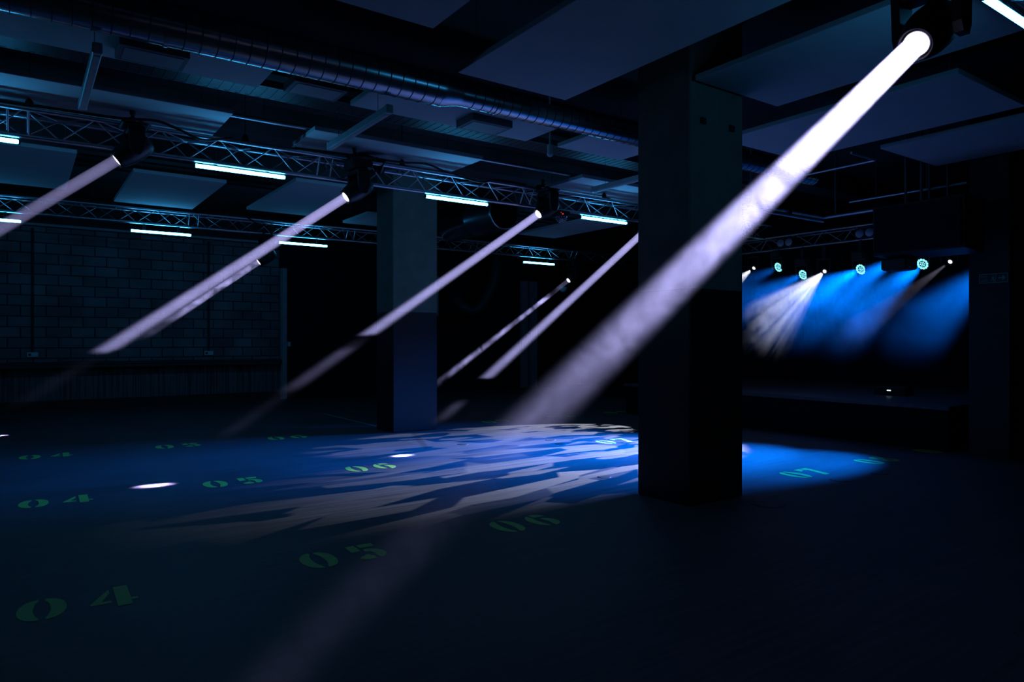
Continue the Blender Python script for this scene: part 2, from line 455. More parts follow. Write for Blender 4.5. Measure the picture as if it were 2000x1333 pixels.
NUMX = {'04': -0.02, '05': 1.55, '06': 3.10, '07': 6.98, '08': 8.50, '09': 9.98}
ROWY = {0: 4.70, 1: 7.80, 2: 10.95}
ROWN = ['near row', 'middle row', 'far row']
for row, y in ROWY.items():
    for num, x in NUMX.items():
        if num == '09' and row == 1: continue
        yy = y - 0.035 * (x / 2.0)
        lab = {0: 'green stencilled %s on the floor, nearest of its three rows', 1: 'green stencilled %s on the floor, in the middle of three rows',
               2: 'green stencilled %s on the floor, in the farthest row from the camera'}[row] % num
        t = thing('floor_number', lab, 'floor number', (x, yy, 0.0), -0.02, group='green stencilled numbers on the floor')
        for k, ch in enumerate(num):
            mb = MB()
            for p in shift(DIG[ch], k * 0.345):
                mb.prism(p, 0.0004, 0.0022)
            mb.make('digit', M_PAINT, t)
for k, (x, y, r, lab) in enumerate([(7.22, 4.13, 0.10, 'dark round floor cover right of the big column, near the stencilled 07'),
        (7.96, 4.07, 0.10, 'dark round floor cover at the edge of the blue light pool'),
        (5.62, 3.90, 0.15, 'large dark round floor cover at the foot of the big column'),
        (5.26, 5.71, 0.075, 'dark round floor cover left of the big column in the white light'),
        (6.55, 8.30, 0.08, 'dark round floor cover beyond the patterned light, one of two close together'),
        (6.44, 7.92, 0.08, 'dark round floor cover nearer the camera, one of two close together'),
        (6.80, 10.30, 0.09, 'dark round floor cover in front of the farthest 07'),
        (5.25, 8.70, 0.08, 'dark round floor cover between the two concrete columns')]):
    tag(MB().lathe([(r, 0.0005), (r, 0.003), (r - 0.008, 0.004)], 32).make('floor_cover', M_DISC, None, (x, y, 0)), lab, 'floor cover', 'dark round floor covers')
tag(MB().box(-0.02, 0.02, 0, 2.6, 0.0005, 0.002).make('floor_line', M_TAPE, None, (5.12, 11.4, 0)), 'thin pale line on the floor behind the farther column', 'floor line')

# ------------------------------------------------------------------ wall shelf, conduits, sockets
t = thing('drinks_shelf', 'long dark timber shelf on brackets along the blockwork wall', 'shelf', (0, Y1, 0))
MB().box(X0 + 0.02, 5.36, -0.36, -0.031, 1.00, 1.05, bev=0.006).make('shelf_board', M_WOOD, t)
MB().box(X0 + 0.02, 5.36, -0.34, -0.31, 0.93, 0.999).make('fascia', M_WOOD, t)
for i in range(-3, 6):
    x = -0.25 + i * 0.94
    MB().prism([(0, 0), (0.27, 0), (0.27, -0.04), (0.05, -0.20), (0, -0.20)], -0.02, 0.02, Matrix.Translation((x, -0.031, 0.999)) @ Matrix(((0, 0, 1, 0), (-1, 0, 0, 0), (0, 1, 0, 0), (0, 0, 0, 1)))).make('bracket', M_BLACK, t)
for x, lab in ((0.21, 'black conduit and double socket on the blockwork wall, farther from the post'), (3.71, 'black conduit and double socket on the blockwork wall, nearer the grey post')):
    t = thing('wall_conduit', lab, 'conduit', (x, Y1, 0), group='conduits with sockets on the blockwork wall')
    MB().tube((0, -0.025, 1.26), (0, -0.025, 3.9), 0.022).make('pipe', M_BLACK, t)
    b = MB().box(-0.10, 0.10, -0.045, -0.001, 1.16, 1.26, bev=0.006).make('socket', M_PLATE, t)
    MB().box(-0.075, -0.025, -0.05, -0.0455, 1.185, 1.235).make('socket_hole', M_BLACK, b)
tag(MB().box(5.60, 5.68, Y1 - 0.04, Y1 - 0.001, 1.36, 1.48, bev=0.005).make('wall_switch', M_PLATE), 'small white switch plate beside the grey post', 'switch')

# ------------------------------------------------------------------ exit sign
t = thing('exit_sign', 'dim green exit sign with running man and arrow on the dark wall', 'sign', (10.199, 3.77, 2.305))
MB().box(-0.018, 0.0, -0.165, 0.165, -0.062, 0.062).make('sign_plate', M_SIGN, t)
SM = Matrix(((0, 0, -1, -0.0182), (-1, 0, 0, 0), (0, 1, 0, 0), (0, 0, 0, 1)))   # local x -> -y (reads left to right from the room), y -> up
fr = MB()
for a, b, c, d in ((-0.162, 0.162, 0.052, 0.059), (-0.162, 0.162, -0.059, -0.052), (-0.162, -0.155, -0.052, 0.052), (0.155, 0.162, -0.052, 0.052), (0.022, 0.026, -0.052, 0.052)):
    fr.box(a, b, c, d, 0, 0.001, SM)
fr.make('border', M_SIGNINK, t)
ar = MB().prism([(0.055, -0.008), (0.10, -0.008), (0.10, -0.032), (0.14, 0.0), (0.10, 0.032), (0.10, 0.008), (0.055, 0.008)], 0, 0.001, SM).make('arrow', M_SIGNINK, t)
mn = MB()
for p in ([(-0.012, 0.028), (-0.004, 0.036), (0.004, 0.028), (-0.004, 0.020)], [(-0.022, 0.016), (0.004, 0.018), (0.0, -0.008), (-0.014, -0.008)],
          [(-0.014, -0.008), (0.0, -0.008), (0.014, -0.026), (0.012, -0.042), (0.004, -0.042), (0.003, -0.026)], [(-0.014, -0.008), (-0.006, -0.014), (-0.020, -0.034), (-0.034, -0.034), (-0.032, -0.027), (-0.024, -0.027)],
          [(0.002, 0.017), (0.016, 0.005), (0.012, 0.0), (0.0, 0.008)]):
    mn.prism(p, 0, 0.001, SM)
mn.make('running_man', M_SIGNINK, t)
for txt, yy in (('Fire', 0.008), ('exit', -0.038)):
    cu = bpy.data.curves.new('lettering', 'FONT'); cu.body = txt; cu.size = 0.048; cu.extrude = 0.0004
    tmp = bpy.data.objects.new('lettering_curve', cu); COL.objects.link(tmp)
    bpy.context.view_layer.update()
    me = bpy.data.meshes.new_from_object(tmp.evaluated_get(bpy.context.evaluated_depsgraph_get()))
    bpy.data.objects.remove(tmp)
    o = bpy.data.objects.new('lettering', me); COL.objects.link(o)
    me.materials.clear(); me.materials.append(M_SIGNINK); o.parent = t
    o.matrix_local = SM @ Matrix.Translation((-0.142, yy, 0.0006))

# ------------------------------------------------------------------ acoustic rafts
RZ = 3.85
rafts = [
    (-0.1, 2.54, 2.20, 4.64, 'white acoustic raft at the top of the picture, left of the largest raft'),
    (3.13, 4.35, 2.40, 5.28, 'large white acoustic raft hanging overhead left of the big column'),
    (4.97, 6.20, 1.80, 4.20, 'white acoustic raft right of the big column, behind the bright near beam'),
    (6.72, 8.22, 2.76, 5.28, 'white acoustic raft crossed by the bright beam, between big column and pilaster'),
    (8.60, 10.06, 1.90, 4.40, 'white acoustic raft nearest the exit sign wall'),
    (-3.2, 1.80, 6.03, 6.66, 'white acoustic raft under the thick end of the duct, at far left'),
    (2.69, 4.86, 6.03, 6.63, 'white acoustic raft below the duct reducer'),
    (5.32, 6.38, 6.03, 6.61, 'small white acoustic raft just left of the big column, below the thin duct'),
    (-0.9, 1.80, 7.57, 8.60, 'purple-tinted white raft above the left end of the first truss'),
    (2.68, 4.90, 7.62, 8.45, 'white acoustic raft above the middle of the first truss'),
    (6.60, 8.60, 7.62, 8.60, 'white acoustic raft above the first truss, beside the big column'),
    (-1.1, 0.58, 10.30, 12.87, 'white acoustic raft between the trusses at the left edge'),
    (1.28, 2.51, 10.95, 13.48, 'white acoustic raft between the trusses, above the second LED tube of the rear truss'),
    (3.30, 4.40, 10.20, 12.94, 'white acoustic raft between the trusses, behind the second moving head'),
    (5.24, 6.40, 12.10, 13.30, 'small white raft peeking out left of the farther column'),
    (8.95, 10.00, 10.15, 12.52, 'white acoustic raft seen just below the LED tube next to the big column'),
]
for x0, x1, y0, y1, lab in rafts:
    t = thing('acoustic_raft', lab, 'ceiling raft', (x0, y0, RZ), group='white acoustic rafts under the ceiling')
    w, d = x1 - x0, y1 - y0
    MB().box(0, w, 0, d, 0, 0.05, bev=0.004).make('panel', M_RAFT, t)
    for ax in (0.12, w - 0.12):
        for ay in (0.12, d - 0.12):
            MB().tube((ax, ay, 0.05), (ax, ay, HC - RZ), 0.003, 5).make('hanger_wire', M_STEEL, t)

# ------------------------------------------------------------------ spiral duct
DY, DZ = 5.85, 3.90
def seams(t, x0, x1, r, pitch):
    m = MB(); x = x0 + pitch
    while x < x1 - 0.02:
        m.lathe([(r - 0.004, x - 0.005), (r + 0.0035, x - 0.004), (r + 0.0035, x + 0.003), (r - 0.004, x + 0.004)], 32, AX, False, False)
        x += pitch
    m.make('seam_rings', M_SEAM, t)
AX = Matrix(((0, 0, 1, 0), (0, 1, 0, DY), (-1, 0, 0, DZ), (0, 0, 0, 1)))
t = thing('ventilation_duct', 'long galvanised spiral duct running under the ceiling', 'duct', (0, 0, 0))
MB().lathe([(0.155, -4.5), (0.155, 3.25)], 48, AX).make('wide_duct', M_ZINC, t); seams(t, -4.5, 3.25, 0.155, 0.12)
MB().lathe([(0.158, 3.25), (0.158, 3.29), (0.118, 3.46), (0.118, 3.50)], 40, AX).make('reducer', M_ZINC, t)
MB().lathe([(0.113, 3.50), (0.113, 9.5)], 48, AX).make('narrow_duct', M_ZINC, t); seams(t, 3.5, 9.5, 0.113, 0.11)
for x in (-2.2, 0.9, 3.9, 6.9):
    m = MB().lathe([(0.163 if x < 3.3 else 0.122, -0.015), (0.163 if x < 3.3 else 0.122, 0.015)], 32, Matrix.Translation((x, 0, 0)) @ AX)
    m.tube((x, DY, DZ + 0.11), (x, DY, HC), 0.004, 6)
    m.make('hanger_band', M_ZINC, t)
for x, y, wired, lab in ((0.62, 6.10, 0, 'shallow grey box under a raft, below the duct near the left batten light'), (2.0, 6.2, 1, 'shallow grey box in the dark gap between two rafts'), (3.80, 6.10, 0, 'shallow grey box under a raft just right of the duct reducer')):
    t = thing('terminal_box', lab, 'box', (x, y, RZ - 0.075 if not wired else RZ - 0.03), group='shallow boxes beside the duct')
    MB().box(0, 0.5, 0, 0.34, 0, 0.075, bev=0.004).make('casing', M_BOX, t)
    MB().box(0.04, 0.46, 0.04, 0.30, -0.004, 0.0).make('grille', M_POST, t)
    if wired:
        for ax in (0.06, 0.44):
            MB().tube((ax, 0.17, 0.075), (ax, 0.17, HC - RZ + 0.03), 0.003, 5).make('hanger_wire', M_STEEL, t)
# ribbed cable tray behind the rafts
t = thing('cable_tray', 'ribbed metal cable tray running behind the duct', 'cable tray', (0, 7.0, 4.0))
m = MB().box(-4.5, 9.6, 0.0, 0.01, 0, 0.06).box(-4.5, 9.6, 0.34, 0.35, 0, 0.06)
m.make('side_rail', M_STEEL, t)
m = MB()
m.box(-4.5, 9.6, 0.01, 0.34, 0.004, 0.010)
for i in range(141):
    x = -4.5 + i * 0.10
    m.box(x, x + 0.055, 0.01, 0.34, 0.0, 0.004)
m.make('rung_deck', M_BLACK, t)
m = MB()
for x in (-3, 0, 3, 6, 9):
    for y in (0.02, 0.33):
        m.tube((x, y, 0.06), (x, y, 0.2), 0.004, 6)
m.make('hanger_rods', M_STEEL, t)
# conduits lying above the rafts
def pipe(name, pts, r, mat, label, cat, hang=None):
    t = thing(name, label, cat, (0, 0, 0))
    m = MB()
    for a, b in zip(pts[:-1], pts[1:]): m.tube(a, b, r, 10)
    for p in pts[1:-1]: m.sphere(p, r * 1.05, 10, 6)
    m.make('pipe', mat, t)
    if hang:
        for p in hang:
            MB().tube(p, (p[0], p[1], HC), 0.004, 6).make('hanger_rod', M_STEEL, t)
    return t
pipe('metal_conduit', [(-4, 7.90, 3.94), (10, 7.90, 3.94)], 0.024, M_ALU, 'thin metal conduit glinting in the gaps between rafts above the first truss', 'conduit', [(-2.5, 7.9, 3.96), (2.2, 7.9, 3.96), (5.8, 7.9, 3.96), (9.2, 7.9, 3.96)])
pipe('bent_conduit', [(8.30, 4.60, 3.80), (8.88, 4.60, 3.80), (8.88, 5.6, 3.80)], 0.016, M_ALU, 'thin bent conduit between rafts right of the bright near beam', 'conduit', [(8.88, 5.4, 3.81)])

# ------------------------------------------------------------------ batten lights
for x, lab in ((0.46, 'unlit white batten light hanging at the left, above the first truss'), (2.78, 'unlit white batten light hanging left of the duct reducer'), (6.62, 'unlit white batten light hanging just left of the big column')):
    t = thing('batten_light', lab, 'batten light', (x, 5.92, 3.60), group='unlit white batten lights')
    MB().box(-0.032, 0.032, 0.0, 1.5, 0.0, 0.075, bev=0.008).make('housing', M_WHITE, t)
    MB().box(-0.034, 0.034, -0.02, 0.03, -0.002, 0.079, bev=0.006).make('end_cap', M_PLATE, t)
    MB().box(-0.034, 0.034, 1.47, 1.52, -0.002, 0.079, bev=0.006).make('end_cap', M_PLATE, t)
    MB().box(-0.02, 0.02, 0.04, 1.46, -0.006, 0.0).make('diffuser', M_WHITE, t)
    for y in (0.25, 1.25):
        MB().tube((0, y, 0.075), (0, y, HC - 3.60), 0.003, 5).make('hanger_wire', M_STEEL, t)
t = thing('dome_camera', 'small pale dome camera hanging below the rafts left of the big column', 'dome camera', (4.90, 6.22, 3.62))
MB().lathe([(0.032, 0.10), (0.032, 0.02), (0.036, 0.0)], 20).make('mount', M_PLATE, t)
MB().sphere((0, 0, 0), 0.036, 16, 8, None, -1.0, 0.05).make('dome', M_PLATE, t)
MB().tube((0, 0, 0.10), (0, 0, HC - 3.62), 0.01, 8).make('drop_rod', M_PLATE, t)

# ------------------------------------------------------------------ trusses
def truss(name, label, a, b, w=0.145, h=0.23, r=0.025, step=0.29, loc_up=True):
    """triangular truss, single bottom chord from a to b; two chords above"""
    a, b = Vector(a), Vector(b)
    d = (b - a); L = d.length; ax = d.normalized()
    side = Vector((0, 0, 1)).cross(ax).normalized()
    t = thing(name, label, 'lighting truss', a, group='aluminium lighting trusses')
    P = lambda s, k: (ax * s + (side * (-w if k == 1 else w) + Vector((0, 0, h)) if k else Vector()))
    for k in (0, 1, 2):
        MB().tube(P(0, k), P(L, k), r, 12).make('chord', M_ALU, t)
    m = MB(); n = int(L / step)
    for i in range(n):
        s0, s1 = i * step, (i + 1) * step
        for k0, k1 in ((0, 1), (0, 2), (1, 2)):
            flip = (i + (k1 == 2)) % 2
            p, q = (P(s0, k0), P(s1, k1)) if flip == 0 else (P(s0, k1), P(s1, k0))
            m.tube(p, q, 0.008, 6, False)
    m.make('lacing', M_ALU, t)
    s = 1.9
    while s < L:
        f = MB()
        for ds in (0.0, 0.16):
            f.tube(P(s + ds, 0), P(s + ds, 1), 0.011, 6).tube(P(s + ds, 0), P(s + ds, 2), 0.011, 6).tube(P(s + ds, 1), P(s + ds, 2), 0.011, 6)
        f.make('joint_frame', M_ALU, t)
        s += 3.0
    return t
VA, VB, VN = 8.2, 13.8, 1.69
ZA, ZB, ZN = 3.47, 3.58, 3.50
truss('lighting_truss', 'nearer long aluminium truss crossing the room with LED tubes below it', (-2.0, VA, ZA), (11.7, VA, ZA))
truss('lighting_truss', 'rear aluminium truss in front of the blockwork wall', (-2.4, VB, ZB), (13.8, VB, ZB))
truss('lighting_truss', 'overhead aluminium truss at the upper right corner, nearest the camera', (1.8, VN + 0.05, ZN), (9.4, VN + 0.05, ZN))
truss('lighting_truss', 'dark truss over the stage carrying the wash lights', (12.2, 4.3, 3.30), (12.2, 11.5, 3.30))
def hanger(x, y, z, label):
    t = thing('truss_hanger', label, 'hanger', (x, y, z), group='truss suspension wires')
    MB().tube((0, 0, 0.075), (0, 0, HC - z), 0.006, 6).make('wire', M_STEEL, t)
    MB().lathe([(0.03, 0.0), (0.035, 0.015), (0.035, 0.05), (0.015, 0.08)], 12).make('turnbuckle', M_BLACK, t)
    m = MB().path([(0, -0.145, -0.045), (0, -0.10, -0.02), (0, 0, 0.01), (0, 0.10, -0.02), (0, 0.145, -0.045)], 0.012, 8)
    m.path([(-0.1, -0.145, -0.055), (-0.05, -0.1, -0.03), (0, 0, 0.01), (0.05, 0.1, -0.03), (0.1, 0.145, -0.055)], 0.01, 6)
    m.make('sling', M_BLACK, t)
for x, y, z, lab in ((0.07, VA, ZA + 0.29, 'suspension wire of the nearer truss at far left'), (2.08, VA, ZA + 0.29, 'suspension wire of the nearer truss left of the second moving head'),
                     (4.03, VA, ZA + 0.29, 'suspension wire of the nearer truss right of the second moving head'), (7.55, VA, ZA + 0.29, 'suspension wire of the nearer truss beside the big column'),
                     (1.00, VB, ZB + 0.29, 'suspension wire of the rear truss behind the first moving head'), (3.1, VB, ZB + 0.29, 'suspension wire of the rear truss above its second LED tube')):
    hanger(x, y, z, lab)
# cables lying along the nearer truss
def cable(pts, r, label):
    P = [Vector(p) for p in pts]; out = []
    for i in range(len(P) - 1):
        p0, p1, p2, p3 = P[max(i - 1, 0)], P[i], P[i + 1], P[min(i + 2, len(P) - 1)]
        for k in range(8):
            s = k / 8
            out.append(0.5 * ((2 * p1) + (p2 - p0) * s + (2 * p0 - 5 * p1 + 4 * p2 - p3) * s * s + (3 * p1 - p0 - 3 * p2 + p3) * s ** 3))
    out.append(P[-1])
    tag(MB().path(out, r, 8).make('power_cable', M_RUBBER), label, 'cable', 'black cables on the trusses')
cz = ZA + 0.23 + 0.034
cable([(-1.5, VA - 0.13, cz), (-0.4, VA - 0.15, cz), (0.3, VA - 0.14, cz + 0.01), (0.8, VA - 0.14, cz + 0.02), (1.15, VA - 0.15, cz + 0.05), (1.35, VA - 0.16, cz), (1.6, VA - 0.18, cz - 0.08), (1.9, VA - 0.15, cz)], 0.014, 'black cable draped over the nearer truss beside the first moving head')
cable([(2.6, VA - 0.14, cz), (3.2, VA - 0.15, cz + 0.02), (3.9, VA - 0.15, cz + 0.03), (4.3, VA - 0.16, cz + 0.06), (4.6, VA - 0.15, cz), (5.1, VA - 0.18, cz - 0.07), (5.4, VA - 0.15, cz), (5.9, VA - 0.15, cz)], 0.014, 'black cable draped over the nearer truss between second and third moving heads')
cz = ZB + 0.23 + 0.034
cable([(2.6, VB - 0.15, cz), (3.3, VB - 0.16, cz + 0.05), (3.7, VB - 0.18, cz - 0.12), (4.2, VB - 0.18, cz - 0.16), (4.7, VB - 0.15, cz)], 0.013, 'black cable looped on the rear truss in front of the raft')

# ------------------------------------------------------------------ LED tubes
def led_tube(x0, y, z, drop, label, L=1.0):
    t = thing('led_tube', label, 'LED tube', (x0, y, z), group='glowing cyan LED tubes')
    AXX = Matrix(((0, 0, 1, 0), (0, 1, 0, 0), (-1, 0, 0, 0), (0, 0, 0, 1)))
    MB().lathe([(0.008, 0.012), (0.017, 0.016), (0.022, 0.024), (0.022, L - 0.024), (0.017, L - 0.016), (0.008, L - 0.012)], 10, AXX).make('tube', M_TUBE, t)
    MB().lathe([(0.024, 0.0), (0.024, 0.014)], 16, AXX).make('end_cap', M_BLACK, t)
    MB().lathe([(0.024, L - 0.014), (0.024, L)], 16, AXX).make('end_cap', M_BLACK, t)
    for s in (0.22, 0.78):
        m = MB().box(s * L - 0.02, s * L + 0.02, -0.012, 0.012, 0.023, drop + 0.012, bev=0.003)
        m.make('clip', M_BLACK, t)
for x0, lab in ((-1.0, 'LED tube at far left under the nearer truss'), (1.54, 'second LED tube from the left under the nearer truss'), (4.36, 'LED tube under the nearer truss, just right of the farther column'), (7.05, 'LED tube under the nearer truss next to the big column')):
    led_tube(x0, VA, ZA - 0.06, 0.035, lab)
for x0, lab in ((-0.98, 'LED tube at far left under the rear truss'), (1.56, 'LED tube under the rear truss in front of the blockwork'), (4.12, 'LED tube under the rear truss left of the farther column'), (10.02, 'most distant LED tube, right of the farther column')):
    led_tube(x0, VB, ZB - 0.15, 0.125, lab)
led_tube(4.42, VN, ZN - 0.06, 0.035, 'very bright LED tube in the upper right corner')

# ------------------------------------------------------------------ moving heads
BEAM_COL = (0.50, 0.48, 1.0)
def moving_head(label, lens, target, top_z, power, clampx=-0.0, group='moving heads throwing white beams'):
    lens, target = Vector(lens), Vector(target)
    d = (target - lens).normalized()
    Lh = 0.20                                                   # lens to pivot
    piv = lens - d * Lh
    t = thing('moving_head_light', label, 'moving head light', (piv.x, piv.y, top_z), group=group)
    I = Matrix.Translation(-Vector((piv.x, piv.y, top_z)))
    hd = Vector((d.x, d.y, 0)).normalized(); sd = Vector((-hd.y, hd.x, 0))
    R = Matrix(((hd.x, sd.x, 0, 0), (hd.y, sd.y, 0, 0), (0, 0, 1, 0), (0, 0, 0, 1)))
    pz = piv.z - top_z                                          # pivot height below mounting plane
    # base box hanging from the truss
    yt = pz + 0.20                                              # top of yoke
    MB().box(-0.13, 0.13, -0.15, 0.15, yt + 0.02, min(yt + 0.17, -0.02), R, 0.02).make('base', M_BLACK, t)
    for s in (-0.075, 0.075):
        m = MB().box(s - 0.025, s + 0.025, clampx - 0.04, clampx + 0.04, min(yt + 0.17, -0.02), 0.005, R, 0.006)
        m.lathe([(0.036, -0.022), (0.036, 0.022)], 14, R @ Matrix.Translation((s, clampx, 0.022)) @ Matrix.Rotation(PI / 2, 4, 'Y'))
        m.make('clamp', M_BLACK, t)
    MB().lathe([(0.03, 0), (0.03, 0.04), (0.018, 0.045), (0.018, 0.07), (0.027, 0.075), (0.027, 0.108)], 12, R @ Matrix.Translation((0.0, clampx, 0.035))).make('clamp_handle', M_BLACK, t)
    yk = MB().box(-0.07, 0.07, -0.165, 0.165, yt - 0.035, yt + 0.02, R, 0.012)
    for s in (-1, 1):
        pr = [(-0.075, yt), (0.075, yt), (0.06, pz - 0.02), (0.035, pz - 0.07), (-0.035, pz - 0.07), (-0.06, pz - 0.02)]
        yk.prism([(x, z) for x, z in pr], -0.022, 0.022, R @ Matrix.Translation((0, s * 0.143, 0)) @ Matrix.Rotation(PI / 2, 4, 'X'))
    yk.make('yoke', M_BLACK, t)
    F = I @ frame(piv, d)
    h = MB().lathe([(0.05, -0.17), (0.095, -0.155), (0.115, -0.10), (0.12, 0.0), (0.116, 0.07), (0.105, 0.13), (0.090, 0.185), (0.085, 0.215), (0.078, 0.217), (0.074, 0.205), (0.070, 0.19)], 32, F)
    head = h.make('head', M_BLACK, t)
    MB().lathe([(0.071, 0.1905), (0.066, 0.197)], 32, F).make('lens_ring', M_GLASSDARK, head)
    MB().lathe([(0.064, 0.192), (0.060, 0.199)], 32, F).make('lens', M_LENS, head)
    # the lamp itself
    ld = bpy.data.lights.new('beam_lamp', 'AREA')
    ld.shape = 'DISK'; ld.size = 0.112; ld.spread = math.radians(1.6); ld.energy = power; ld.color = BEAM_COL
    lo = bpy.data.objects.new('beam_lamp', ld); COL.objects.link(lo)
    lo.parent = t
    lo.matrix_local = I @ frame(lens + d * 0.004, -d)
    return t, lo
def beam_haze(label, lens, target, base, ramp, **kw):
    lens, target = Vector(lens), Vector(target)
    d = target - lens; L = d.length
    r0, r1 = 0.075, 0.075 + L * math.tan(math.radians(1.05))
    s = 0.025
    mb = MB().lathe([(r0, s), (r1 * 0.985, L - 0.30)], 20, frame(lens, d))
    mat = haze_material('drifting_haze', base, ramp, lens.z, **kw)
    o = mb.make('light_beam_haze', mat)
    tag(o, label, 'light beam', 'white beams of light in haze', 'stuff')
    return o
PW = 11.0
BEAMS = [
 ('A1', (0.783, 7.93, 3.299), (-3.2, 7.83, 0.0), 3.70, PW * 0.45),
 ('A2', (3.162, 7.93, 3.212), (-1.26, 7.83, 0.0), 3.70, PW),
 ('A3', (6.035, 7.93, 3.308), (1.14, 8.06, 0.0), 3.70, PW),
 ('A4', (8.123, 7.93, 3.221), (4.09, 8.30, 0.0), 3.70, PW),
 ('B1', (3.75, 13.8, 3.02), (-0.33, 13.7, 0.0), 3.56, PW),
 ('B2', (11.47, 13.8, 3.05), (6.8, 13.75, 0.0), 3.56, PW),
 ('N', (3.65, 1.69, 2.98), (-0.56, 1.58, 0.0), 3.475, PW * 2.2)]
HLAB = {'A1': 'moving head light on the nearer truss at far left', 'A2': 'moving head light on the nearer truss left of the farther column', 'A3': 'moving head light on the nearer truss beside the dome effect light',
        'A4': 'moving head light on the nearer truss hidden by the big column', 'B1': 'small distant moving head light in front of the blockwork wall', 'B2': 'most distant moving head light, right of the farther column', 'N': 'large moving head light at the upper right, nearest the camera'}
BLAB = {'A1': 'soft purple beam at the left edge of the room', 'A2': 'long white beam from the moving head left of the farther column', 'A3': 'white beam passing in front of the farther column',
        'A4': 'white beam ending short, left of the big column', 'B1': 'wispy small beam in front of the blockwork wall', 'B2': 'thin broken wispy beam behind the farther column', 'N': 'broad dazzling beam crossing in front of the big column'}
K = 0.062
HZ = {
 'A1': (K, [(0, .9), (.28, .8), (.5, .5), (1, .2)], dict(wisp=(.92, 1.08))),
 'A2': (K, [(0, 1), (.45, 1), (.56, .7), (.57, .0), (.63, .012), (.70, .008), (.73, 0), (1, 0)], dict(wisp=(.92, 1.08), bend=0.05)),
 'A3': (K, [(0, 1), (.44, 1), (.52, .75), (.532, .0), (.565, .03), (.59, .16), (.69, .12), (.73, .012), (.84, .022), (.88, 0), (1, 0)], dict(wisp=(.9, 1.08), bend=0.03)),
 'A4': (K, [(0, 1), (.60, .9), (.69, .65), (.70, 0), (.78, 0), (.81, .12), (.85, .08), (.88, 0), (1, 0)], dict(wisp=(.92, 1.08), bend=0.02)),
 'B1': (K, [(0, .8), (.28, .9), (.36, .5), (.40, .1), (.46, .1), (.5, 0), (1, 0)], dict(wisp=(.25, 1.5), wscale=3.5, bend=0.1)),
 'B2': (K, [(0, .12), (.15, .12), (.17, .9), (.5, .8), (.75, .5), (.8, .1), (1, 0)], dict(wisp=(.05, 1.6), wscale=3.0, bend=0.05)),
 'N': (K * 1.7, [(0, 1), (.2, .9), (.30, .6), (.38, .36), (.48, .2), (.58, .08), (.62, .003), (.65, .007), (.85, .005), (1, .003)], dict(wisp=(.5, 1.45), wscale=6.5, bend=0.04, distort=2.0)),
}
LINKS = []
for k, a, b, tz, pw in BEAMS:
    _, lamp = moving_head(HLAB[k], a, b, tz, pw, -0.115 if k[0] == 'A' else 0.0)
    base, ramp, kw = HZ[k]
    LINKS.append((lamp, beam_haze(BLAB[k], a, b, base, ramp, **kw)))

# par can on the nearer truss, dome effect light
t = thing('spotlight', 'dark spotlight lying across the nearer truss, unlit', 'spotlight', (3.62, VA - 0.02, ZA + 0.19))
F = frame((0, 0, 0.06), (0.75, -0.45, -0.35))
MB().lathe([(0.05, -0.22), (0.085, -0.20), (0.09, 0.0), (0.095, 0.12), (0.11, 0.14), (0.105, 0.145), (0.085, 0.13)], 24, F).make('can', M_BLACK, t)
MB().lathe([(0.085, 0.126), (0.07, 0.132)], 24, F).make('lens', M_STEEL, t)
MB().box(-0.015, 0.015, -0.13, -0.115, -0.04, 0.12).box(-0.015, 0.015, 0.115, 0.13, -0.04, 0.12).box(-0.015, 0.015, -0.13, 0.13, -0.055, -0.04).make('yoke', M_BLACK, t)
t = thing('dome_effect_light', 'black effect light with lens dome and red display under the nearer truss', 'effect light', (6.68, VA, ZA - 0.03))
MB().box(-0.10, 0.10, -0.09, 0.09, -0.06, 0.02, None, 0.01).make('body', M_BLACK, t)
dm = MB().sphere((0, 0, -0.062), 0.09, 20, 8, None, -1.0, 0.0)
dm.make('dome', M_GLASSDARK, t)
m = MB()
for i in range(14):
    for j in range(4):
        a = 2 * PI * i / 14 + j * 0.2; e = -0.15 - 0.33 * j
        c = Vector((math.cos(a) * math.cos(e), math.sin(a) * math.cos(e), math.sin(e)))
        m.sphere(Vector((0, 0, -0.062)) + c * 0.088, 0.008, 8, 4)
m.make('lens_studs', M_PLATE, t)
MB().box(-0.06, -0.035, -0.0935, -0.0905, -0.045, -0.03).make('display', M_RED, t)
MB().box(-0.085, -0.075, -0.0935, -0.0905, -0.025, -0.015).make('indicator', M_RED, t)
# small globe lamp in the dark beyond
t = thing('hanging_lamp', 'small pale hanging lamp in the dark between column and rear wall', 'lamp', (12.2, 14.9, 2.95))
MB().sphere((0, 0, 0), 0.11, 16, 8, None, -1.0, 0.3).make('shade', M_PLATE, t)
MB().tube((0, 0, 0.03), (0, 0, HC - 2.95), 0.008, 6).make('cord', M_BLACK, t)

# ------------------------------------------------------------------ fat duct and flexible hose near the far column
t = thing('extract_duct', 'fat round duct with open end beyond the farther column', 'duct', (7.9, 0, 4.08))
AY = Matrix(((1, 0, 0, 0), (0, 0, 1, 0), (0, -1, 0, 0), (0, 0, 0, 1)))
MB().lathe([(0.33, 11.5), (0.35, 11.5), (0.36, 11.53), (0.35, 11.58), (0.35, 12.5), (0.36, 12.52), (0.35, 12.54), (0.35, 13.6), (0.30, 13.78), (0.12, 13.9)], 36, AY, True, False).make('casing', M_ZINC, t)
MB().lathe([(0.33, 11.51), (0.33, 13.5)], 36, AY, True, False).make('liner', M_BLACK, t)
MB().tube((0, 12.0, 0.35), (0, 12.0, HC - 4.08), 0.01, 6).tube((0, 13.2, 0.35), (0, 13.2, HC - 4.08), 0.01, 6).make('hanger_rod', M_STEEL, t)
t = thing('flexible_hose', 'dark ribbed flexible air hose hanging behind the third beam', 'hose', (0, 0, 0))
pts, rad = [], []
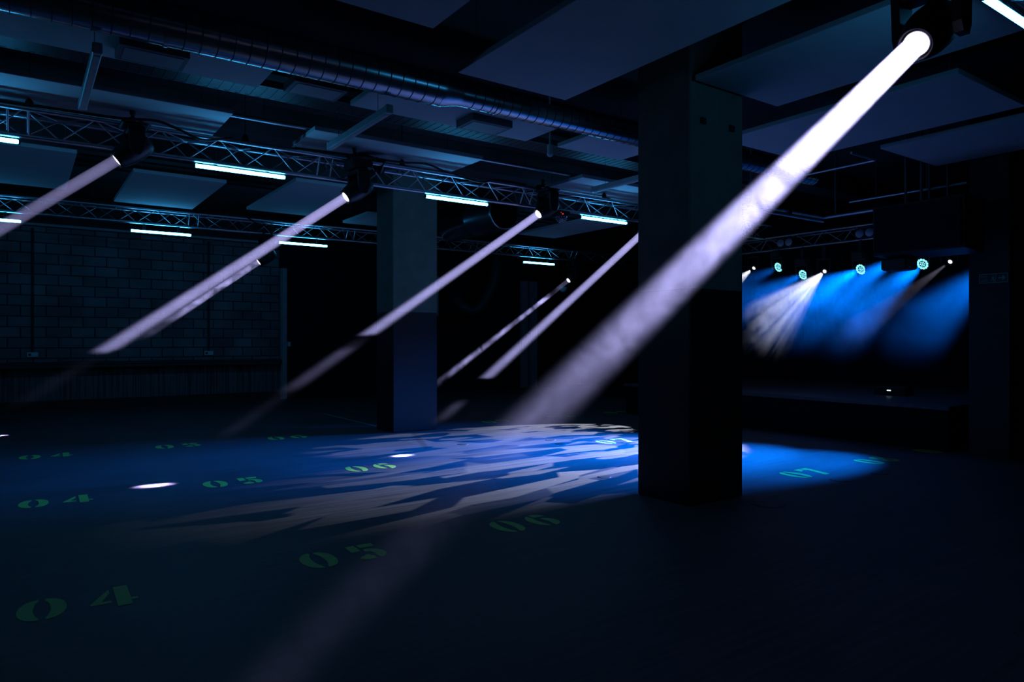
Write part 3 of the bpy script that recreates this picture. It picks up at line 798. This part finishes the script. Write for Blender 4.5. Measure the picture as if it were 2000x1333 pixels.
ctrl = [Vector(p) for p in ((11.3, 16.9, 4.1), (11.2, 16.8, 3.4), (10.9, 16.8, 2.75), (10.5, 16.8, 2.35), (10.1, 16.9, 2.5), (10.0, 17.3, 2.9), (10.0, 17.95, 3.0))]
for i in range(len(ctrl) - 1):
    p0, p1, p2, p3 = ctrl[max(i - 1, 0)], ctrl[i], ctrl[i + 1], ctrl[min(i + 2, len(ctrl) - 1)]
    for k in range(24):
        s = k / 24
        pts.append(0.5 * ((2 * p1) + (p2 - p0) * s + (2 * p0 - 5 * p1 + 4 * p2 - p3) * s * s + (3 * p1 - p0 - 3 * p2 + p3) * s ** 3))
        rad.append(0.2 + (0.014 if k % 2 else -0.008))
MB().path(pts, rad, 20).make('hose', M_RUBBER, t)
t = thing('air_unit', 'dark wall-hung air unit beside the flexible hose', 'air unit', (9.45, Y1, 2.2))
MB().box(-0.80, 0.25, -0.6, -0.001, 0.0, 1.15, bev=0.01).make('casing', M_STEEL, t)

# ------------------------------------------------------------------ stage
t = thing('stage', 'low black stage platform with a dull lit front edge', 'stage', (10.2, 4.3, 0))
MB().box(0.0, X1 - 10.24, 0.0, 6.2, 0.56, 0.62, bev=0.004).make('deck', M_STAGE, t)
MB().box(0.05, 0.08, 0.03, 6.17, 0.0, 0.559).box(0.08, X1 - 10.24, 0.03, 0.06, 0.0, 0.559).make('skirt', M_DRAPE, t)
for x in (0.5, 2.5, 4.5):
    for y in (0.5, 3.0, 5.7):
        MB().box(x - 0.03, x + 0.03, y - 0.03, y + 0.03, 0.0, 0.559).make('leg', M_STEEL, t)
t = thing('stage_box', 'small floor box with one bright LED on the stage', 'stage box', (11.6, 5.72, 0.62))
MB().box(-0.15, 0.15, -0.25, 0.25, 0.0, 0.14, bev=0.008).make('case', M_BLACK, t)
MB().box(-0.155, -0.1502, -0.03, 0.03, 0.075, 0.092).make('led', M_LED, t)
# drape behind the stage, pleated
m = MB(); vs = []; n = 160
for i in range(n + 1):
    y = 4.35 + 9.0 * i / n
    x = 14.6 + 0.05 * math.sin(i * 1.1) + 0.02 * math.sin(i * 2.7)
    vs += [(x, y, 0.62), (x, y, 4.45)]
m.add(vs, [(2 * i, 2 * i + 2, 2 * i + 3, 2 * i + 1) for i in range(n)], True)
vs = [(x + 0.012, y, z) for x, y, z in vs]
m.add(vs, [(2 * i + 1, 2 * i + 3, 2 * i + 2, 2 * i) for i in range(n)], True)
t = thing('stage_curtain', 'black pleated curtain at the back of the stage', 'curtain', (0, 0, 0))
m.make('cloth', M_DRAPE, t)
MB().tube((14.6, 4.3, 4.47), (14.6, 13.4, 4.47), 0.02, 8).make('rail', M_STEEL, t)
# pipe frame over the stage front and its suspended upper bar
t = thing('pipe_frame', 'corner pipe frame hung over the stage front', 'pipe frame', (0, 0, 0))
MB().tube((10.2, 4.08, 3.42), (10.2, 6.1, 3.42), 0.026, 12).make('front_pipe', M_ALU, t)
m = MB().tube((10.2, 6.1, 3.42), (8.0, 6.1, 3.42), 0.026, 12).tube((10.2, 6.1, 3.355), (8.0, 6.1, 3.355), 0.018, 12)
m.make('side_pipe', M_ALU, t)
MB().lathe([(0.045, -0.05), (0.045, 0.05)], 12, Matrix.Translation((9.3, 6.1, 3.40))).make('clamp', M_BLACK, t)
for x, y in ((10.2, 4.32), (10.2, 4.55), (10.2, 5.9), (8.4, 6.1)):
    MB().tube((x, y, 3.44), (x, y, HC), 0.014, 8).make('drop_rod', M_STEEL, t)
t = thing('upper_bar', 'thin horizontal bar just above the pipe frame', 'bar', (10.24, 4.1, 3.60))
MB().tube((0, 0, 0), (0, 1.6, 0), 0.015, 10).make('bar', M_ALU, t)
for y in (0.5, 1.2):
    MB().tube((0, y, 0.015), (0, y, HC - 3.6), 0.006, 6).make('drop_rod', M_STEEL, t)
# loudspeaker cluster
t = thing('hanging_loudspeaker', 'large black loudspeaker cabinet hanging in front of the stage', 'loudspeaker', (9.72, 4.36, 2.62))
MB().prism([(-0.28, 0.03), (0.26, 0.0), (0.30, 0.68), (-0.30, 0.68)], -0.56, 0.56, Matrix(((1, 0, 0, 0), (0, 0, -1, 0), (0, 1, 0, 0), (0, 0, 0, 1)))).make('cabinet', M_BLACK, t)
MB().box(-0.325, -0.305, -0.53, 0.53, 0.06, 0.65, bev=0.005).make('grille', M_DRAPE, t)
MB().box(-0.10, 0.22, 0.22, 0.56, -0.16, 0.0, bev=0.02).make('under_bracket', M_BLACK, t)
for y in (0.12, 0.32):
    MB().tube((0.1, y, 0.68), (0.1, y, HC - 2.62), 0.018, 8).make('drop_pole', M_STEEL, t)

# stage wash lights
def wash(x, y, z, tx, ty, tz, label, power, half, lit=True):
    pos, tg = Vector((x, y, z)), Vector((tx, ty, tz))
    d = (tg - pos).normalized()
    t = thing('wash_light', label, 'wash light', (x, y, 3.30), group='blue LED wash lights over the stage')
    I = Matrix.Translation((-x, -y, -3.30))
    dz = z - 3.30
    hd = Vector((d.x, d.y, 0)).normalized(); sd = Vector((-hd.y, hd.x, 0))
    R = Matrix(((hd.x, sd.x, 0, 0), (hd.y, sd.y, 0, 0), (0, 0, 1, 0), (0, 0, 0, 1)))
    MB().box(-0.10, 0.10, -0.12, 0.12, dz + 0.20, min(dz + 0.31, -0.03), R, 0.012).make('base', M_BLACK, t)
    MB().box(-0.02, 0.02, -0.035, 0.035, min(dz + 0.31, -0.03), 0.01, R).make('clamp', M_BLACK, t)
    yk = MB().box(-0.05, 0.05, -0.15, 0.15, dz + 0.16, dz + 0.20, R, 0.008)
    for s in (-1, 1):
        yk.box(-0.045, 0.045, s * 0.135 - 0.015, s * 0.135 + 0.015, dz - 0.05, dz + 0.17, R, 0.006)
    yk.make('yoke', M_BLACK, t)
    F = I @ frame(pos, d)
    hd_ = MB().lathe([(0.05, -0.20), (0.09, -0.17), (0.105, -0.08), (0.108, -0.02), (0.104, -0.005), (0.09, -0.008)], 28, F).make('head', M_BLACK, t)
    c = MB()
    for ring, rr, cr in ((1, 0.0, 0.013), (6, 0.034, 0.0125), (12, 0.076, 0.0215)):
        for i in range(ring):
            a = 2 * PI * i / ring
            c.lathe([(cr, -0.007), (cr * 0.8, 0.001)], 10, F @ Matrix.Translation((rr * math.cos(a), rr * math.sin(a), 0)))
    c.make('led_cells', M_WASHLED, hd_)
    ld = bpy.data.lights.new('wash_lamp', 'SPOT')
    ld.energy = power; ld.color = (0.0, 0.16, 1.0); ld.spot_size = math.radians(2 * half); ld.spot_blend = 1.0; ld.shadow_soft_size = 0.06
    lo = bpy.data.objects.new('wash_lamp', ld); COL.objects.link(lo); lo.parent = t
    lo.matrix_local = I @ frame(pos + d * 0.01, -d)
    return t
WP = 16000
wash(12.2, 8.24, 2.95, 5.4, 10.0, 0.0, 'blue wash light on the stage, farthest left and highest', WP * 0.14, 14)
wash(12.2, 7.71, 2.76, 5.2, 9.0, 0.0, 'blue wash light just left of the white spot fan', WP * 0.4, 14)
wash(12.2, 6.59, 2.77, 5.6, 7.9, 0.0, 'blue wash light in the middle of the stage haze', WP, 15)
wash(12.2, 5.95, 2.92, 6.8, 7.4, 0.0, 'blue wash light hidden behind the hanging loudspeaker', WP * 1.2, 13)
wash(12.2, 5.55, 2.77, 6.8, 6.2, 0.0, 'blue wash light just below the hanging loudspeaker', WP, 14)
wash(12.2, 4.35, 2.80, 7.4, 5.3, 0.0, 'blue wash light hidden behind the dark right wall', WP * 0.7, 13)

def gobo(ld, seed, soft):
    """glass pattern wheel inside the profile spot: breaks the beam into shards"""
    ld.use_nodes = True
    nt = ld.node_tree
    for n in list(nt.nodes): nt.nodes.remove(n)
    L = nt.links.new
    out = nt.nodes.new('ShaderNodeOutputLight')
    em = nt.nodes.new('ShaderNodeEmission')
    tc = nt.nodes.new('ShaderNodeTexCoord')
    sp = nt.nodes.new('ShaderNodeSeparateXYZ'); L(tc.outputs['Normal'], sp.inputs[0])
    dx = N(nt, 'ShaderNodeMath', operation='DIVIDE'); L(sp.outputs['X'], dx.inputs[0]); L(sp.outputs['Z'], dx.inputs[1])
    dy = N(nt, 'ShaderNodeMath', operation='DIVIDE'); L(sp.outputs['Y'], dy.inputs[0]); L(sp.outputs['Z'], dy.inputs[1])
    cb = nt.nodes.new('ShaderNodeCombineXYZ'); L(dx.outputs[0], cb.inputs['X']); L(dy.outputs[0], cb.inputs['Y']); cb.inputs['Z'].default_value = seed
    mp = N(nt, 'ShaderNodeMapping'); mp.inputs['Rotation'].default_value = (0, 0, 0.5); mp.inputs['Scale'].default_value = (1.35, 1.25, 1)
    L(cb.outputs[0], mp.inputs['Vector'])
    v1 = N(nt, 'ShaderNodeTexVoronoi'); v1.inputs['Scale'].default_value = 15.0
    L(mp.outputs[0], v1.inputs['Vector'])
    s1 = nt.nodes.new('ShaderNodeSeparateColor'); L(v1.outputs['Color'], s1.inputs[0])
    g1 = N(nt, 'ShaderNodeMapRange'); g1.inputs['From Min'].default_value = 0.62; g1.inputs['From Max'].default_value = 0.645
    g1.inputs['To Min'].default_value = 0.0; g1.inputs['To Max'].default_value = 1.0
    L(s1.outputs[0], g1.inputs['Value'])
    mp2 = N(nt, 'ShaderNodeMapping'); mp2.inputs['Rotation'].default_value = (0, 0, -0.5 + seed); mp2.inputs['Scale'].default_value = (1.7, 1.2, 1)
    L(cb.outputs[0], mp2.inputs['Vector'])
    v2 = N(nt, 'ShaderNodeTexVoronoi'); v2.inputs['Scale'].default_value = 21.0
    L(mp2.outputs[0], v2.inputs['Vector'])
    s2 = nt.nodes.new('ShaderNodeSeparateColor'); L(v2.outputs['Color'], s2.inputs[0])
    g2 = N(nt, 'ShaderNodeMapRange'); g2.inputs['From Min'].default_value = 0.64; g2.inputs['From Max'].default_value = 0.78
    g2.inputs['To Min'].default_value = 0.0; g2.inputs['To Max'].default_value = 0.8
    L(s2.outputs[1], g2.inputs['Value'])
    mx = N(nt, 'ShaderNodeMath', operation='MAXIMUM'); L(g1.outputs[0], mx.inputs[0]); L(g2.outputs[0], mx.inputs[1])
    L(mx.outputs[0], em.inputs['Strength']); L(em.outputs[0], out.inputs[0])

def profile(x, y, z, tx, ty, tz, label, power, half, col, seed=None, blend=0.15):
    pos, tg = Vector((x, y, z)), Vector((tx, ty, tz))
    d = (tg - pos).normalized()
    t = thing('profile_spot', label, 'spotlight', (x, y, 3.30), group='white profile spots over the stage')
    I = Matrix.Translation((-x, -y, -3.30))
    dz = z - 3.30
    F = I @ frame(pos, d)
    MB().box(-0.02, 0.02, -0.035, 0.035, dz + 0.24, 0.01).make('clamp', M_BLACK, t)
    MB().box(-0.03, 0.03, -0.13, 0.13, dz + 0.21, dz + 0.24).box(-0.03, 0.03, -0.13, -0.11, dz, dz + 0.22).box(-0.03, 0.03, 0.11, 0.13, dz, dz + 0.22).make('yoke', M_BLACK, t)
    h = MB().lathe([(0.05, -0.42), (0.09, -0.38), (0.095, -0.15), (0.07, -0.12), (0.062, -0.01), (0.056, 0.0), (0.05, -0.005)], 24, F).make('body', M_BLACK, t)
    MB().lathe([(0.034, -0.006), (0.03, 0.001)], 20, F).make('lens', M_SPOTLENS, h)
    ld = bpy.data.lights.new('profile_lamp', 'SPOT')
    ld.energy = power; ld.color = col; ld.spot_size = math.radians(2 * half); ld.spot_blend = blend; ld.shadow_soft_size = 0.012
    if seed is not None: gobo(ld, seed, 0)
    lo = bpy.data.objects.new('profile_lamp', ld); COL.objects.link(lo); lo.parent = t
    lo.matrix_local = I @ frame(pos + d * 0.012, -d)
    return t
GP = 17000
profile(12.2, 7.27, 2.79, 6.6, 6.75, 0.0, 'white profile spot throwing a broken fan of light in mid stage', GP, 13.5, (0.84, 0.86, 1.0), 0.61, 0.8)
profile(12.2, 8.80, 2.98, 6.9, 9.0, 0.0, 'white profile spot half hidden by the edge of the big column', GP * 0.4, 11.5, (0.84, 0.86, 1.0), 1.9)
profile(12.2, 5.13, 2.77, 7.4, 6.3, 0.0, 'white profile spot at the right end of the stage truss', GP * 0.06, 6, (0.72, 0.68, 1.0), None, 0.5)
for (x, y, z, lab) in ((12.05, 8.0, 3.40, 'twin blinder lamp on the stage truss beside the big column'), (12.05, 6.44, 3.39, 'twin blinder lamp on the stage truss near the loudspeaker')):
    t = thing('twin_blinder', lab, 'blinder lamp', (x, y, z), group='unlit twin blinders on the stage truss')
    MB().box(0.0, 0.10, -0.18, 0.18, -0.09, 0.09, bev=0.01).make('housing', M_BLACK, t)
    for s in (-0.088, 0.088):
        MB().lathe([(0.075, 0.0), (0.06, 0.02), (0.02, 0.028)], 20, Matrix.Translation((-0.001, s, 0)) @ Matrix.Rotation(-PI / 2, 4, 'Y')).make('reflector_lamp', M_WHITE, t)

# stage haze: one bank of smoke hanging over the stage, above head height
hz = haze_material('stage_smoke_bank', 0.016, [(0, .6), (.08, .85), (.35, 1), (.52, .75), (.62, .15), (.68, .02), (1, 0)], 3.2, wisp=(0.55, 1.4), wscale=0.9, aniso=0.25, bend=0.06)
m = MB().box(10.06, 12.08, 4.10, 9.8, 0.95, 3.05)
o = m.make('stage_haze', hz)
tag(o, 'bank of blue lit haze hanging over the stage', 'haze', None, 'stuff')

# ------------------------------------------------------------------ lamp bookkeeping (sampling only: narrow lamps are not sampled where their cone never reaches)
def receivers(name, objs, state):
    c = bpy.data.collections.new(name)
    for o in objs: c.objects.link(o)
    for o in c.collection_objects: o.light_linking.link_state = state
    return c
hazes = [h for _, h in LINKS]
for lamp, h in LINKS:
    lamp.light_linking.receiver_collection = receivers('beam_receivers', [h, bpy.data.objects['floor']], 'INCLUDE')
away = receivers('outside_beams', hazes + [bpy.data.objects['stage_haze']], 'EXCLUDE')
ROOTS = ('floor', 'concrete_column', 'floor_number', 'floor_cover', 'floor_line', 'stage', 'stage_box', 'stage_haze', 'stage_curtain', 'hanging_loudspeaker', 'wall_right', 'wall_rear',
         'wall_end', 'pipe_frame', 'upper_bar', 'ventilation_duct', 'wash_light', 'profile_spot', 'twin_blinder')
def top(o):
    while o.parent is not None: o = o.parent
    return o
reached = receivers('stage_light_receivers', [o for o in COL.objects if o.type == 'MESH' and top(o).name.split('.')[0] in ROOTS], 'INCLUDE')
for o in list(COL.objects):
    if o.type == 'LIGHT' and o not in [l for l, _ in LINKS]:
        o.light_linking.receiver_collection = reached
    elif o.name.split('.')[0] == 'tube':
        o.light_linking.receiver_collection = away

# ------------------------------------------------------------------ world, camera, render look
w = bpy.data.worlds.new('dark_world'); S.world = w
w.use_nodes = True
bg = w.node_tree.nodes.get('Background') or w.node_tree.nodes.new('ShaderNodeBackground')
bg.inputs[0].default_value = (0, 0, 0, 1); bg.inputs[1].default_value = 0.0

cam = bpy.data.cameras.new('camera'); co = bpy.data.objects.new('camera', cam); COL.objects.link(co)
cam.sensor_width = 36.0; cam.lens = 36.0 * 1365.0 / 2000.0; cam.clip_start = 0.05; cam.clip_end = 100
co.location = (0, 0, 1.5)
co.rotation_euler = (PI / 2, 0, -math.radians(35.12))
S.camera = co

S.view_settings.view_transform = 'Standard'; S.view_settings.look = 'None'
S.view_settings.gamma = 1.0; S.view_settings.exposure = 0.0; S.view_settings.use_curve_mapping = False
c = S.cycles
c.use_denoising = True; c.use_adaptive_sampling = False
c.max_bounces = 4; c.diffuse_bounces = 2; c.glossy_bounces = 2; c.transmission_bounces = 2; c.volume_bounces = 0; c.transparent_max_bounces = 8
c.sample_clamp_indirect = 0.4
c.use_light_tree = True
c.volume_step_rate = 0.5; c.volume_max_steps = 512
c.caustics_reflective = False; c.caustics_refractive = False
